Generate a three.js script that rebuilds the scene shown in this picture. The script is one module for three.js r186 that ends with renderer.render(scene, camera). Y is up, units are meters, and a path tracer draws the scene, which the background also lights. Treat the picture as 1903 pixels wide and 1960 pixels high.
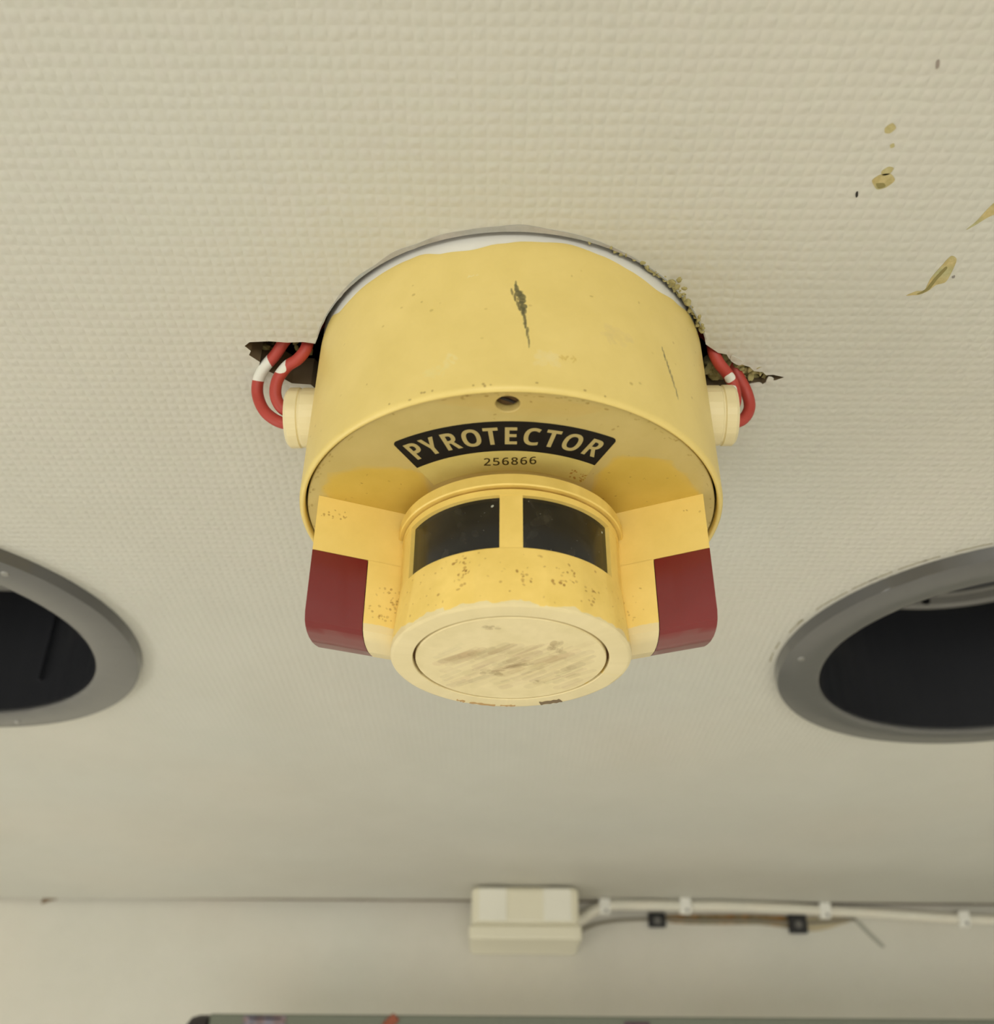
import * as THREE from 'three';
import { mergeGeometries, mergeVertices, toCreasedNormals } from 'three/addons/utils/BufferGeometryUtils.js';
import { RoundedBoxGeometry } from 'three/addons/geometries/RoundedBoxGeometry.js';
import { RectAreaLightUniformsLib } from 'three/addons/lights/RectAreaLightUniformsLib.js';
RectAreaLightUniformsLib.init();

// ---------------------------------------------------------------- camera, light, exposure
const CEIL = 2.30;                       // underside of the ceiling
const WALL_Z = -1.081;                   // face of the wall ahead
const scene = new THREE.Scene();
scene.background = new THREE.Color(0x000000);
const camera = new THREE.PerspectiveCamera(2 * Math.atan(980 / 1975.25) * 180 / Math.PI, 1903 / 1960, 0.01, 20);
camera.position.set(0, CEIL - 0.23181, 0);
camera.rotation.order = 'YXZ';
camera.rotation.set(0.57368, 0, 0.00748);
camera.focus = 0.325;
camera.userData.fStop = 13;
const renderer = new THREE.WebGLRenderer({ antialias: true });
renderer.toneMapping = THREE.LinearToneMapping;
renderer.toneMappingExposure = 0.93;
renderer.shadowMap.enabled = true;

// ---------------------------------------------------------------- helpers
let seed = 7;
const rnd = () => { seed = (seed * 1664525 + 1013904223) >>> 0; return seed / 4294967296; };
const hash = (x, y, s) => { let h = Math.imul(x, 374761393) ^ Math.imul(y, 668265263) ^ Math.imul(s, 974634777); h = Math.imul(h ^ (h >>> 13), 1274126177); return ((h ^ (h >>> 16)) >>> 0) / 4294967296; };
function noise(x, y, s = 1, per = 0) {   // smooth value noise; per = whole period for tiling
  const xi = Math.floor(x), yi = Math.floor(y), fx = x - xi, fy = y - yi;
  const u = fx * fx * (3 - 2 * fx), v = fy * fy * (3 - 2 * fy);
  const w = per ? (n) => ((n % per) + per) % per : (n) => n;
  const a = hash(w(xi), w(yi), s), b = hash(w(xi + 1), w(yi), s), c = hash(w(xi), w(yi + 1), s), d = hash(w(xi + 1), w(yi + 1), s);
  return a + (b - a) * u + (c - a) * v + (a - b - c + d) * u * v;
}
const fbm = (x, y, s = 1) => 0.5 * noise(x, y, s) + 0.27 * noise(x * 2.1, y * 2.1, s + 1) + 0.15 * noise(x * 4.3, y * 4.3, s + 2) + 0.08 * noise(x * 8.7, y * 8.7, s + 3);
const clamp = (x, a = 0, b = 1) => Math.min(b, Math.max(a, x));
const mix = (a, b, t) => a.map((v, i) => v + (b[i] - v) * t);
const lerp = (a, b, t) => a + (b - a) * t;
const step = (a, b, x) => { const t = clamp((x - a) / (b - a)); return t * t * (3 - 2 * t); };
function canvasTexture(w, h, draw, pixel, srgb = true) {
  const c = document.createElement('canvas'); c.width = w; c.height = h;
  const g = c.getContext('2d'); draw?.(g, w, h);
  if (pixel) {
    const im = g.getImageData(0, 0, w, h), d = im.data;
    for (let y = 0, i = 0; y < h; y++) for (let x = 0; x < w; x++, i += 4) { const p = pixel([d[i], d[i + 1], d[i + 2]], x, y); d[i] = p[0]; d[i + 1] = p[1]; d[i + 2] = p[2]; d[i + 3] = 255; }
    g.putImageData(im, 0, 0);
  }
  const t = new THREE.CanvasTexture(c); t.magFilter = THREE.LinearFilter;
  if (srgb) t.colorSpace = THREE.SRGBColorSpace;
  return t;
}
const mat = (o) => new THREE.MeshPhysicalMaterial({ roughness: 0.5, ...o });
const taken = {};
const numbered = (n) => { const k = taken[n] = (taken[n] ?? -1) + 1; return k ? n + '_' + String(k).padStart(3, '0') : n; };
function mesh(name, geo, m, parent) {
  const g = Array.isArray(geo) ? mergeGeometries(geo.map((x) => { const y = x.index ? x.toNonIndexed() : x; for (const k of Object.keys(y.attributes)) if (!['position', 'normal', 'uv'].includes(k)) y.deleteAttribute(k); return y; })) : geo;
  const o = new THREE.Mesh(g, m); o.name = parent ? name : numbered(name); o.castShadow = o.receiveShadow = true;
  (parent ?? scene).add(o);
  return o;
}
function thing(name, label, category, pos = [0, 0, 0], turn = 0, group) {
  const o = new THREE.Group(); o.name = numbered(name); o.position.set(...pos); o.rotation.y = turn;
  o.userData = { label, category }; if (group) o.userData.group = group;
  scene.add(o); return o;
}
const tag = (o, label, category, group) => { Object.assign(o.userData, { label, category }); if (group) o.userData.group = group; return o; };
const structure = (o, label, category) => { o.userData.kind = 'structure'; if (label) { o.userData.label = label; o.userData.category = category; } return o; };
const mm = 0.001, R = (d) => d * Math.PI / 180;
const box = (x0, x1, y0, y1, z0, z1) => { const g = new THREE.BoxGeometry(x1 - x0, y1 - y0, z1 - z0); g.translate((x0 + x1) / 2, (y0 + y1) / 2, (z0 + z1) / 2); return metreUV(g); };
function metreUV(g) {                     // uv in metres, by the face's main direction
  const p = g.attributes.position, n = g.attributes.normal, uv = new Float32Array(p.count * 2);
  for (let i = 0; i < p.count; i++) {
    const ax = Math.abs(n.getX(i)), ay = Math.abs(n.getY(i)), az = Math.abs(n.getZ(i));
    const [a, b] = ay >= ax && ay >= az ? [p.getX(i), p.getZ(i)] : ax >= az ? [p.getZ(i), p.getY(i)] : [p.getX(i), p.getY(i)];
    uv[2 * i] = a; uv[2 * i + 1] = b;
  }
  g.setAttribute('uv', new THREE.BufferAttribute(uv, 2)); return g;
}
// a grid surface: f(u, v) -> [x, y, z] in mm, with its own uv in [0, 1]
function grid(nu, nv, f, closeU = false) {
  const pos = [], uv = [], idx = [];
  for (let j = 0; j <= nv; j++) for (let i = 0; i <= nu; i++) { const p = f(i / nu, j / nv); pos.push(p[0] * mm, p[1] * mm, p[2] * mm); uv.push(i / nu, j / nv); }
  for (let j = 0; j < nv; j++) for (let i = 0; i < nu; i++) { const a = j * (nu + 1) + i, b = a + 1, c = a + nu + 1, d = c + 1; idx.push(a, b, d, a, d, c); }
  const g = new THREE.BufferGeometry(); g.setAttribute('position', new THREE.Float32BufferAttribute(pos, 3)); g.setAttribute('uv', new THREE.Float32BufferAttribute(uv, 2)); g.setIndex(idx); g.computeVertexNormals();
  if (closeU) { const n = g.attributes.normal; for (let j = 0; j <= nv; j++) { const a = j * (nu + 1), b = a + nu; const v = new THREE.Vector3(n.getX(a) + n.getX(b), n.getY(a) + n.getY(b), n.getZ(a) + n.getZ(b)).normalize(); n.setXYZ(a, v.x, v.y, v.z); n.setXYZ(b, v.x, v.y, v.z); } }
  return g;
}
// lathe of [r, y] points in mm, creased where the profile bends sharply
function lathe(pts, seg = 96, crease = 35) {
  const g = new THREE.LatheGeometry(pts.map(([r, y]) => new THREE.Vector2(r * mm, y * mm)), seg);
  return toCreasedNormals(g, R(crease));
}
// a curved block between two azimuths (degrees, 0 = +z, positive towards +x), two radii and two heights
function arcBlock(a0, a1, r0, r1, y0, y1, seg = 48) {
  const s = new THREE.Shape(), P = (r, a) => [r * mm * Math.sin(R(a)), r * mm * Math.cos(R(a))];
  for (let i = 0; i <= seg; i++) { const p = P(r1, lerp(a0, a1, i / seg)); i ? s.lineTo(...p) : s.moveTo(...p); }
  for (let i = seg; i >= 0; i--) s.lineTo(...P(r0, lerp(a0, a1, i / seg)));
  const g = new THREE.ExtrudeGeometry(s, { depth: (y1 - y0) * mm, bevelEnabled: false, curveSegments: 4 });
  g.applyMatrix4(new THREE.Matrix4().set(1, 0, 0, 0, 0, 0, 1, y0 * mm, 0, 1, 0, 0, 0, 0, 0, 1));
  flip(g);
  return toCreasedNormals(g, R(30));
}
function flip(g) { const n = g.index ? g.index.array : null; if (n) { for (let i = 0; i < n.length; i += 3) { const t = n[i]; n[i] = n[i + 1]; n[i + 1] = t; } } else for (const k of Object.keys(g.attributes)) { const a = g.attributes[k], s = a.itemSize, d = a.array; for (let i = 0; i < a.count; i += 3) for (let c = 0; c < s; c++) { const t = d[i * s + c]; d[i * s + c] = d[(i + 1) * s + c]; d[(i + 1) * s + c] = t; } } g.computeVertexNormals(); }
// a thin irregular chip lying on a horizontal surface (facing down) from an outline in mm [x, z]
function chip(outline, t = 0.25, y = 0) {
  const s = new THREE.Shape(new THREE.CatmullRomCurve3(outline.map(([x, z]) => new THREE.Vector3(x * mm, -z * mm, 0)), true, 'catmullrom', 0.4).getPoints(outline.length * 5).map((p) => new THREE.Vector2(p.x, p.y)));
  const g = new THREE.ExtrudeGeometry(s, { depth: t * mm, bevelEnabled: false });
  g.rotateX(-Math.PI / 2); g.translate(0, (y - t) * mm, 0); return g;
}
function tubeAlong(points, r, seg = 80, rad = 14) {
  return new THREE.TubeGeometry(new THREE.CatmullRomCurve3(points.map((p) => new THREE.Vector3(p[0] * mm, p[1] * mm, p[2] * mm)), false, 'centripetal'), seg, r * mm, rad, false);
}

// ---------------------------------------------------------------- materials
const weave = (() => {                    // painted woven glass-fibre wallcovering: 64 x 64 threads, tiling
  const N = 2048, C = 64, px = N / C, data = new Uint8Array(N * N * 4);
  for (let y = 0, i = 0; y < N; y++) for (let x = 0; x < N; x++, i += 4) {
    const wx = (noise(x / 64, y / 64, 3, 32) - 0.5) * 6, wy = (noise(x / 90.5, y / 64, 4, 0) - 0.5) * 0 + (noise(x / 64, y / 64, 5, 32) - 0.5) * 7;
    const X = (x + wx) / px, Y = (y + wy) / px, cx = Math.floor(X), cy = Math.floor(Y), fx = X - cx - 0.5, fy = Y - cy - 0.5;
    const even = ((cx + cy) & 1) === 0, mx = ((cx % C) + C) % C, my = ((cy % C) + C) % C;
    const high = 0.72 + 0.28 * hash(mx, my, 9);
    const along = even ? fx : fy, across = even ? fy : fx;
    const bump = (t, k) => Math.pow(0.5 + 0.5 * Math.cos(2 * Math.PI * t), k);
    let h = bump(across, 0.75) * bump(along, even ? 0.4 : 0.55) * (even ? high : high * 0.9);
    h = 0.82 * h + 0.13 * noise(x / 8, y / 8, 6, 256) + 0.05 * noise(x / 128, y / 128, 8, 16);
    data[i] = data[i + 1] = data[i + 2] = clamp(h) * 255; data[i + 3] = 255;
  }
  const t = new THREE.DataTexture(data, N, N); t.magFilter = THREE.LinearFilter; t.wrapS = t.wrapT = THREE.RepeatWrapping; t.repeat.set(1 / 0.222, 1 / 0.25); t.needsUpdate = true; return t;
})();
const mottle = (base, amp, s, size = 1024, n = 20) => {       // blotchy, slightly dirty paint
  const t = canvasTexture(size, size, (g) => { g.fillStyle = '#888'; g.fillRect(0, 0, size, size); }, (_, x, y) => {
    const a = noise(x / size * n, y / size * n, s, n) * 0.5 + noise(x / size * n * 3, y / size * n * 3, s + 1, n * 3) * 0.3 + noise(x / size * n * 9, y / size * n * 9, s + 2, n * 9) * 0.2 - 0.5;
    const b = noise(x / size * n * 0.5, y / size * n * 0.5, s + 5, n / 2) - 0.5;
    return [base[0] + a * amp + b * amp * 0.5, base[1] + a * amp, base[2] + a * amp * 1.1 - b * amp * 0.3];
  });
  t.wrapS = t.wrapT = THREE.RepeatWrapping; return t;
};
const ceilTint = mottle([205, 203, 193], 6, 21); ceilTint.repeat.set(1 / 0.9, 1 / 0.9);
const wallTint = mottle([212, 209, 198], 6, 31); wallTint.repeat.set(1 / 0.7, 1 / 0.7);
const M = {
  ceiling: mat({ map: ceilTint, bumpMap: weave, bumpScale: 0.0003, roughness: 0.5 }),
  wall: mat({ map: wallTint, roughness: 0.45 }),
  floor: mat({ color: 0xcfccc4, roughness: 0.6 }),
  plenum: mat({ color: 0x968f84, roughness: 0.95 }),
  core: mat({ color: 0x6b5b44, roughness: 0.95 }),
  gap: mat({ color: 0x2a2622, roughness: 0.95 }),
  white: mat({ color: 0xf0efe8, roughness: 0.45 }),
  cream: mat({ color: 0xe9dcb0, roughness: 0.42 }),
  boxCream: mat({ color: 0xefead4, roughness: 0.4 }),
  boxLight: mat({ color: 0xf5f3e6, roughness: 0.45 }),
  black: mat({ color: 0x17171a, roughness: 0.5 }),
  screw: mat({ color: 0x5b4632, roughness: 0.45, metalness: 0.6 }),
  steel: mat({ color: 0x9a9a98, roughness: 0.35, metalness: 0.8 }),
  flange: mat({ color: 0x525252, roughness: 0.34, clearcoat: 0.8, clearcoatRoughness: 0.22 }),
  reflector: mat({ color: 0x2b2c30, roughness: 0.3 }),
  reflectorRing: mat({ color: 0xa3a19b, roughness: 0.4 }),
  glass: mat({ color: 0x0c0c0d, roughness: 0.16, specularIntensity: 0.8 }),
  lens: mat({ color: 0x761618, roughness: 0.36, clearcoat: 0.55, clearcoatRoughness: 0.18 }),
  trunk: mat({ color: 0x686d60, roughness: 0.55 }),
  darkCap: mat({ color: 0x2c2729, roughness: 0.5 }),
  brown: mat({ map: mottle([122, 92, 58], 60, 41, 256, 12), roughness: 0.9 }),
  wool: mat({ color: 0xa89e6c, roughness: 1 }),
};

// ---------------------------------------------------------------- the room
const DX = 0.00433, DZ = -0.27532;        // detector axis
const RX0 = -1.7, RX1 = 1.7, RZ1 = 2.5;
const lamps = [[0.2672, -0.4905], [-0.3035, -0.4748]];
{
  const s = new THREE.Shape();
  // outline in (x, -z); the edge at the wall leaves an uneven gap
  s.moveTo(RX0, -RZ1); s.lineTo(RX1, -RZ1);
  const gap = (x) => x < -0.42 ? 0.004 : x < -0.2 ? lerp(0.004, 0.014, (x + 0.42) / 0.22) : 0.014;
  s.lineTo(RX1, -WALL_Z - gap(1));
  for (let i = 0; i <= 120; i++) { const x = lerp(0.8, -0.8, i / 120); s.lineTo(x, -WALL_Z - gap(x) - 0.002 * noise(x * 30, 2, 5)); }
  s.lineTo(RX0, -WALL_Z - 0.0012); s.closePath();
  const hole = new THREE.Path(), P = (x, z) => [DX + x * mm, -(DZ + z * mm)];
  // round cut-out of the detector with a torn slot on each side, counted anticlockwise from the front
  const pts = [];
  for (let a = -74; a <= 75; a += 3) pts.push([67.3 * Math.sin(R(a)) + 0.5 * (hash(a + 99, 1, 3) - 0.5), 67.3 * Math.cos(R(a)) + 0.5 * (hash(a + 99, 2, 3) - 0.5)]);
  pts.push([69, 15.4], [72, 14.6], [73.4, 12.2], [76, 10.8], [79, 9.2], [81, 8.4], [83, 6.2], [86, 5.8], [87.5, 4.2], [90, 4.4], [94, 3.2], [91.4, 1.6], [89, 1.4], [87, -0.9], [83.5, -0.4], [80, -2.6], [74, -3], [67.3, -3.4]);
  for (let a = 96; a <= 264; a += 4) pts.push([67.3 * Math.sin(R(a)), 67.3 * Math.cos(R(a))]);
  pts.push([-69.5, -2.6], [-76, -2], [-79, 1], [-82, 3.5], [-85.8, 6.8], [-85, 9], [-88, 12.5], [-87, 14.6], [-88.6, 17], [-86.6, 18.9], [-80, 19.4], [-74, 18.8], [-69, 19.2]);
  pts.forEach(([x, z], i) => i ? hole.lineTo(...P(x, z)) : hole.moveTo(...P(x, z)));
  s.holes.push(hole);
  for (const [x, z] of lamps) { const h = new THREE.Path(); h.absarc(x, -z, 0.106, 0, Math.PI * 2); s.holes.push(h); }
  const g = new THREE.ExtrudeGeometry(s, { depth: 0.012, bevelEnabled: false, curveSegments: 64 });
  g.rotateX(-Math.PI / 2); g.translate(0, CEIL, 0);
  var ceiling = structure(mesh('ceiling', g, [M.ceiling, M.core]));
}
structure(mesh('wall_front', box(RX0 - 0.1, RX1 + 0.1, -0.1, CEIL + 0.3, WALL_Z - 0.1, WALL_Z), M.wall));
structure(mesh('wall_back', box(RX0 - 0.1, RX1 + 0.1, -0.1, CEIL + 0.3, RZ1, RZ1 + 0.1), M.wall));
structure(mesh('wall_left', box(RX0 - 0.1, RX0, -0.1, CEIL + 0.3, WALL_Z, RZ1), M.wall));
structure(mesh('wall_right', box(RX1, RX1 + 0.1, -0.1, CEIL + 0.3, WALL_Z, RZ1), M.wall));
structure(mesh('floor', box(RX0 - 0.1, RX1 + 0.1, -0.1, 0, WALL_Z - 0.1, RZ1 + 0.1), M.floor));
structure(mesh('shade_trim_2', box(RX0, RX1, CEIL + 0.0015, CEIL + 0.0045, WALL_Z, WALL_Z + 0.03), M.core), 'brown strip added as the shade in the gap between ceiling and far wall', 'shade strip');  // added strip: its dark brown stands in for the shadow in the gap
structure(mesh('trim_1', box(RX0 - 0.1, RX1 + 0.1, CEIL + 0.28, CEIL + 0.3, WALL_Z - 0.1, RZ1 + 0.1), M.plenum), 'grey deck closing the void above the ceiling', 'deck');

// lamps of the room, behind the camera: an opal lamp with its own light just in front of it
const LAMP_COLOR = new THREE.Color(1, 0.99, 0.95);
function opalLamp(name, label, w, h, power, pos, look) {
  const t = thing(name, label, 'lamp', pos); t.lookAt(...look);
  mesh('housing', new RoundedBoxGeometry(w + 0.04, h + 0.04, 0.05, 3, 0.01), M.white, t).position.z = -0.03;
  const glow = mat({ color: 0xf4f2ea, emissive: LAMP_COLOR, emissiveIntensity: power * 0.15, roughness: 0.6 });
  mesh('diffuser', new RoundedBoxGeometry(w, h, 0.02, 3, 0.006), glow, t).position.z = -0.008;
  const l = new THREE.RectAreaLight(LAMP_COLOR, power, w, h); l.position.set(0, 0, 0.004); l.rotation.y = Math.PI; l.castShadow = true; t.add(l);
}
opalLamp('wall_lamp', 'wide opal lamp in the middle of the back wall', 2.0, 0.8, 4.0, [0, 1.2, RZ1 - 0.06], [0, 1.2, -5]);
opalLamp('wall_lamp', 'small opal lamp alone on a side wall', 0.9, 0.5, 5.5, [RX0 + 0.06, 1.2, -0.2], [5, 1.2, -0.2]);
opalLamp('ceiling_lamp', 'square opal panel lamp under the ceiling', 1.5, 1.0, 9, [0, CEIL - 0.07, 1.3], [0, -5, 1.3001]);

// ---------------------------------------------------------------- the flame detector
const YEL = [236, 212, 130], PALE = [236, 220, 172], ORANGE = [216, 182, 84], DULL = [202, 182, 115];
const det = thing('flame_detector', 'yellow drum-shaped flame detector with two red side lenses, hanging from the ceiling', 'fire detector', [DX, CEIL, DZ], -0.02139);
const speckle = (p, x, y, k, s) => { const n = fbm(x, y, s) - 0.5; return [p[0] + n * k, p[1] + n * k, p[2] + n * k * 1.2]; };
{
  // drum housing: side wall with an uneven top edge and a rolled lip round the face plate
  const edge = (a) => {                    // height of the yellow top edge, mm, by azimuth
    const T = [[-180, 1], [-62, 1], [-54, -3.0], [-42, -2.0], [-24, -1.6], [-17, -3.8], [-10, -4.7], [-3, -3.2], [4, -2.2], [16, -1.0], [24, -2.0], [33, -3.2], [43, -4.6], [52, -2.4], [62, 1], [180, 1]];
    let i = 1; while (T[i][0] < a) i++;
    const t = (a - T[i - 1][0]) / (T[i][0] - T[i - 1][0]); return lerp(T[i - 1][1], T[i][1], t * t * (3 - 2 * t)) + 0.25 * (noise(a / 3, 0, 2) - 0.5);
  };
  const lip = [[65.4, 0], [66, -56.6], [65.9, -57.3], [65.5, -57.9], [64.9, -58.2], [64.3, -57.9], [64.1, -57.3], [64.1, -50]];
  const g = grid(240, 40, (u, v) => {
    const a = lerp(-180, 180, u), s = Math.sin(R(a)), c = Math.cos(R(a));
    let r, y;
    if (v <= 0.8) { const t = v / 0.8; y = lerp(edge(a), -56.6, t); r = lerp(65.4, 66, -y / 56.6); }
    else { const t = (v - 0.8) / 0.2 * 6, i = Math.min(5, Math.floor(t)); r = lerp(lip[i + 1][0], lip[Math.min(7, i + 2)][0], t - i); y = lerp(lip[i + 1][1], lip[Math.min(7, i + 2)][1], t - i); }
    return [r * s, y, r * c];
  }, true);
  flip(g);
  { // uv: azimuth along, height in mm down
    const p = g.attributes.position, uv = g.attributes.uv;
    for (let i = 0; i < p.count; i++) uv.setY(i, 1 + p.getY(i) / 0.064);
  }
  const W = 2048, H = 320, X = (a) => (a + 180) / 360 * W, Y = (y) => -y / 64 * H;
  const tex = canvasTexture(W, H, (c) => {
    c.fillStyle = `rgb(${YEL})`; c.fillRect(0, 0, W, H);
    const blot = (a, y, rx, ry, col, n = 14) => { for (let i = 0; i < n; i++) { c.fillStyle = col; c.beginPath(); c.ellipse(X(a) + (rnd() - 0.5) * rx * 2, Y(y) + (rnd() - 0.5) * ry * 2, rx * (0.15 + rnd() * 0.35), ry * (0.15 + rnd() * 0.35), rnd() * 3, 0, 7); c.fill(); } };
    blot(-14, -46, 8, 12, 'rgba(236,218,150,0.5)'); blot(9, -47, 16, 12, 'rgba(236,218,150,0.45)', 20); blot(-9, -15.4, 7, 2, 'rgba(240,228,180,0.6)', 8); blot(-18, -49, 22, 8, 'rgba(232,214,140,0.4)');
    blot(14, -46, 12, 4, 'rgba(212,180,92,0.6)', 8); blot(28, -33, 24, 14, 'rgba(226,204,132,0.35)', 20);
    c.lineCap = 'round';
    // dark scuffs
    const stroke = (pts, w, col) => { for (let i = 0; i < pts.length - 1; i++) { const n = 7; for (let k = 0; k < n; k++) { const t = k / n, a = lerp(pts[i][0], pts[i + 1][0], t), y = lerp(pts[i][1], pts[i + 1][1], t), ww = lerp(w[i], w[i + 1], t); c.fillStyle = col; c.globalAlpha = 0.35 + 0.4 * rnd(); c.beginPath(); c.ellipse(X(a) + (rnd() - 0.5) * ww * 0.6, Y(y), ww * 0.5 * (0.5 + rnd() * 0.6), H / 64 * 0.9 * (0.6 + rnd()), 0, 0, 7); c.fill(); } } c.globalAlpha = 1; };
    stroke([[1.6, -19.5], [2.6, -24], [3.2, -29], [3.5, -31.5], [4.1, -36], [4.9, -43.5]], [4, 11, 9, 4, 4, 2], 'rgb(84,80,50)');
    stroke([[0.6, -22], [1.7, -26], [2.8, -30]], [2, 3, 3], 'rgb(110,100,60)');
    stroke([[42.6, -29], [44, -34], [45.3, -38.5], [47, -45]], [2, 5, 4, 2], 'rgb(118,108,72)');
    for (let i = 0; i < 34; i++) { const a = -70 + rnd() * 140, y = -8 - rnd() * 46; c.fillStyle = `rgba(150,120,50,${0.12 + rnd() * 0.25})`; c.beginPath(); c.ellipse(X(a), Y(y), 1 + rnd() * 2, 1 + rnd() * 1.5, 0, 0, 7); c.fill(); }
    for (let i = 0; i < 12; i++) { const a = -30 + rnd() * 70; c.fillStyle = 'rgba(120,90,40,0.5)'; c.beginPath(); c.ellipse(X(a), Y(-55.6 - rnd() * 1.5), 1 + rnd() * 1.6, 1 + rnd(), 0, 0, 7); c.fill(); }
  }, (p, x, y) => speckle(p, x / 60, y / 60, 12, 51));
  mesh('housing', g, mat({ map: tex, roughness: 0.42, clearcoat: 0.12, clearcoatRoughness: 0.35 }), det);
  mesh('mounting_collar', arcBlock(-72, 72, 60, 65.2, -8, 9, 120), M.white, det).userData.label = 'white collar between drum and ceiling';
  mesh('cover_back', lathe([[0.01, -6], [62.5, -6], [62.5, -8]], 96), M.white, det);
}
{
  // face plate with a hole for the sunken screw; planar print: faded film, bare darker patches by the arms
  const s = new THREE.Shape(); s.absarc(0, 0, 63.1 * mm, 0, Math.PI * 2);
  const h = new THREE.Path(); h.absarc(-0.4 * mm, -58.2 * mm, 3.7 * mm, 0, Math.PI * 2); s.holes.push(h);
  const g = new THREE.ExtrudeGeometry(s, { depth: 2.2 * mm, bevelEnabled: true, bevelSize: 0.4 * mm, bevelThickness: 0.4 * mm, bevelSegments: 3, curveSegments: 120 });
  g.rotateX(-Math.PI / 2); g.translate(0, -56.6 * mm, 0);
  const p = g.attributes.position, uv = g.attributes.uv;
  for (let i = 0; i < p.count; i++) uv.setXY(i, p.getX(i) / 0.132 + 0.5, 0.5 - p.getZ(i) / 0.132);
  const N = 1056, K = N / 132, X = (x) => (x + 66) * K, Y = (z) => (z + 66) * K;
  const tex = canvasTexture(N, N, (c) => {
    c.fillStyle = `rgb(${DULL})`; c.fillRect(0, 0, N, N);
    const patch = (pts, col, n) => { c.fillStyle = col; for (let k = 0; k < n; k++) { c.globalAlpha = 0.22; c.beginPath(); pts.forEach(([x, z], i) => { const q = [X(x + (rnd() - 0.5) * 5), Y(z + (rnd() - 0.5) * 5)]; i ? c.lineTo(...q) : c.moveTo(...q); }); c.fill(); } c.globalAlpha = 1; };
    patch([[27, 26], [32, 33], [38, 32], [45, 31], [50, 24], [57, 14], [50, -6], [30, -4], [25, 10]], `rgb(${ORANGE})`, 16);
    patch([[-27, 27], [-34, 28], [-43, 28], [-52, 25], [-55, 19], [-50, -6], [-30, -4], [-25, 10]], `rgb(${ORANGE})`, 16);
    patch([[-20, 60], [-8, 62], [10, 61], [26, 56], [20, 54], [0, 56]], 'rgb(204,178,104)', 5);
    for (let i = 0; i < 60; i++) { const a = R(-95 + rnd() * 190), r = 30 + rnd() * 31; c.fillStyle = `rgba(140,106,44,${0.15 + rnd() * 0.35})`; c.beginPath(); c.ellipse(X(r * Math.sin(a)), Y(r * Math.cos(a)), 1 + rnd() * 3.5, 1 + rnd() * 2.5, rnd() * 3, 0, 7); c.fill(); }
    for (let i = 0; i < 90; i++) { const a = R(-110 + rnd() * 220), r = 61.6 + rnd() * 1.6; c.fillStyle = `rgba(150,120,50,${0.2 + rnd() * 0.3})`; c.beginPath(); c.ellipse(X(r * Math.sin(a)), Y(r * Math.cos(a)), 2 + rnd() * 5, 1 + rnd() * 2.5, -a, 0, 7); c.fill(); }
  }, (q, x, y) => speckle(q, x / 70, y / 70, 14, 61));
  const plate = mesh('face_plate', g, mat({ map: tex, roughness: 0.45 }), det);
  // sunken screw
  const sc = lathe([[0.01, -55.2], [1.8, -55.5], [3.0, -54.8], [3.4, -53.8], [3.4, -52]], 28); sc.translate(-0.4 * mm, 0, 58.2 * mm);
  const slot = new THREE.BoxGeometry(4.4 * mm, 0.5 * mm, 0.7 * mm); slot.rotateY(0.5); slot.translate(-0.4 * mm, -55.45 * mm, 58.2 * mm);
  const sm = mesh('screw', sc, M.screw, plate); mesh('screw_slot', slot, M.gap, plate);
  const well = lathe([[3.9, -52], [3.9, -56.4]], 28); well.translate(-0.4 * mm, 0, 58.2 * mm); mesh('screw_well', well, M.screw, plate);
  sm.userData.label = 'sunken brown screw';
}
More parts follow.
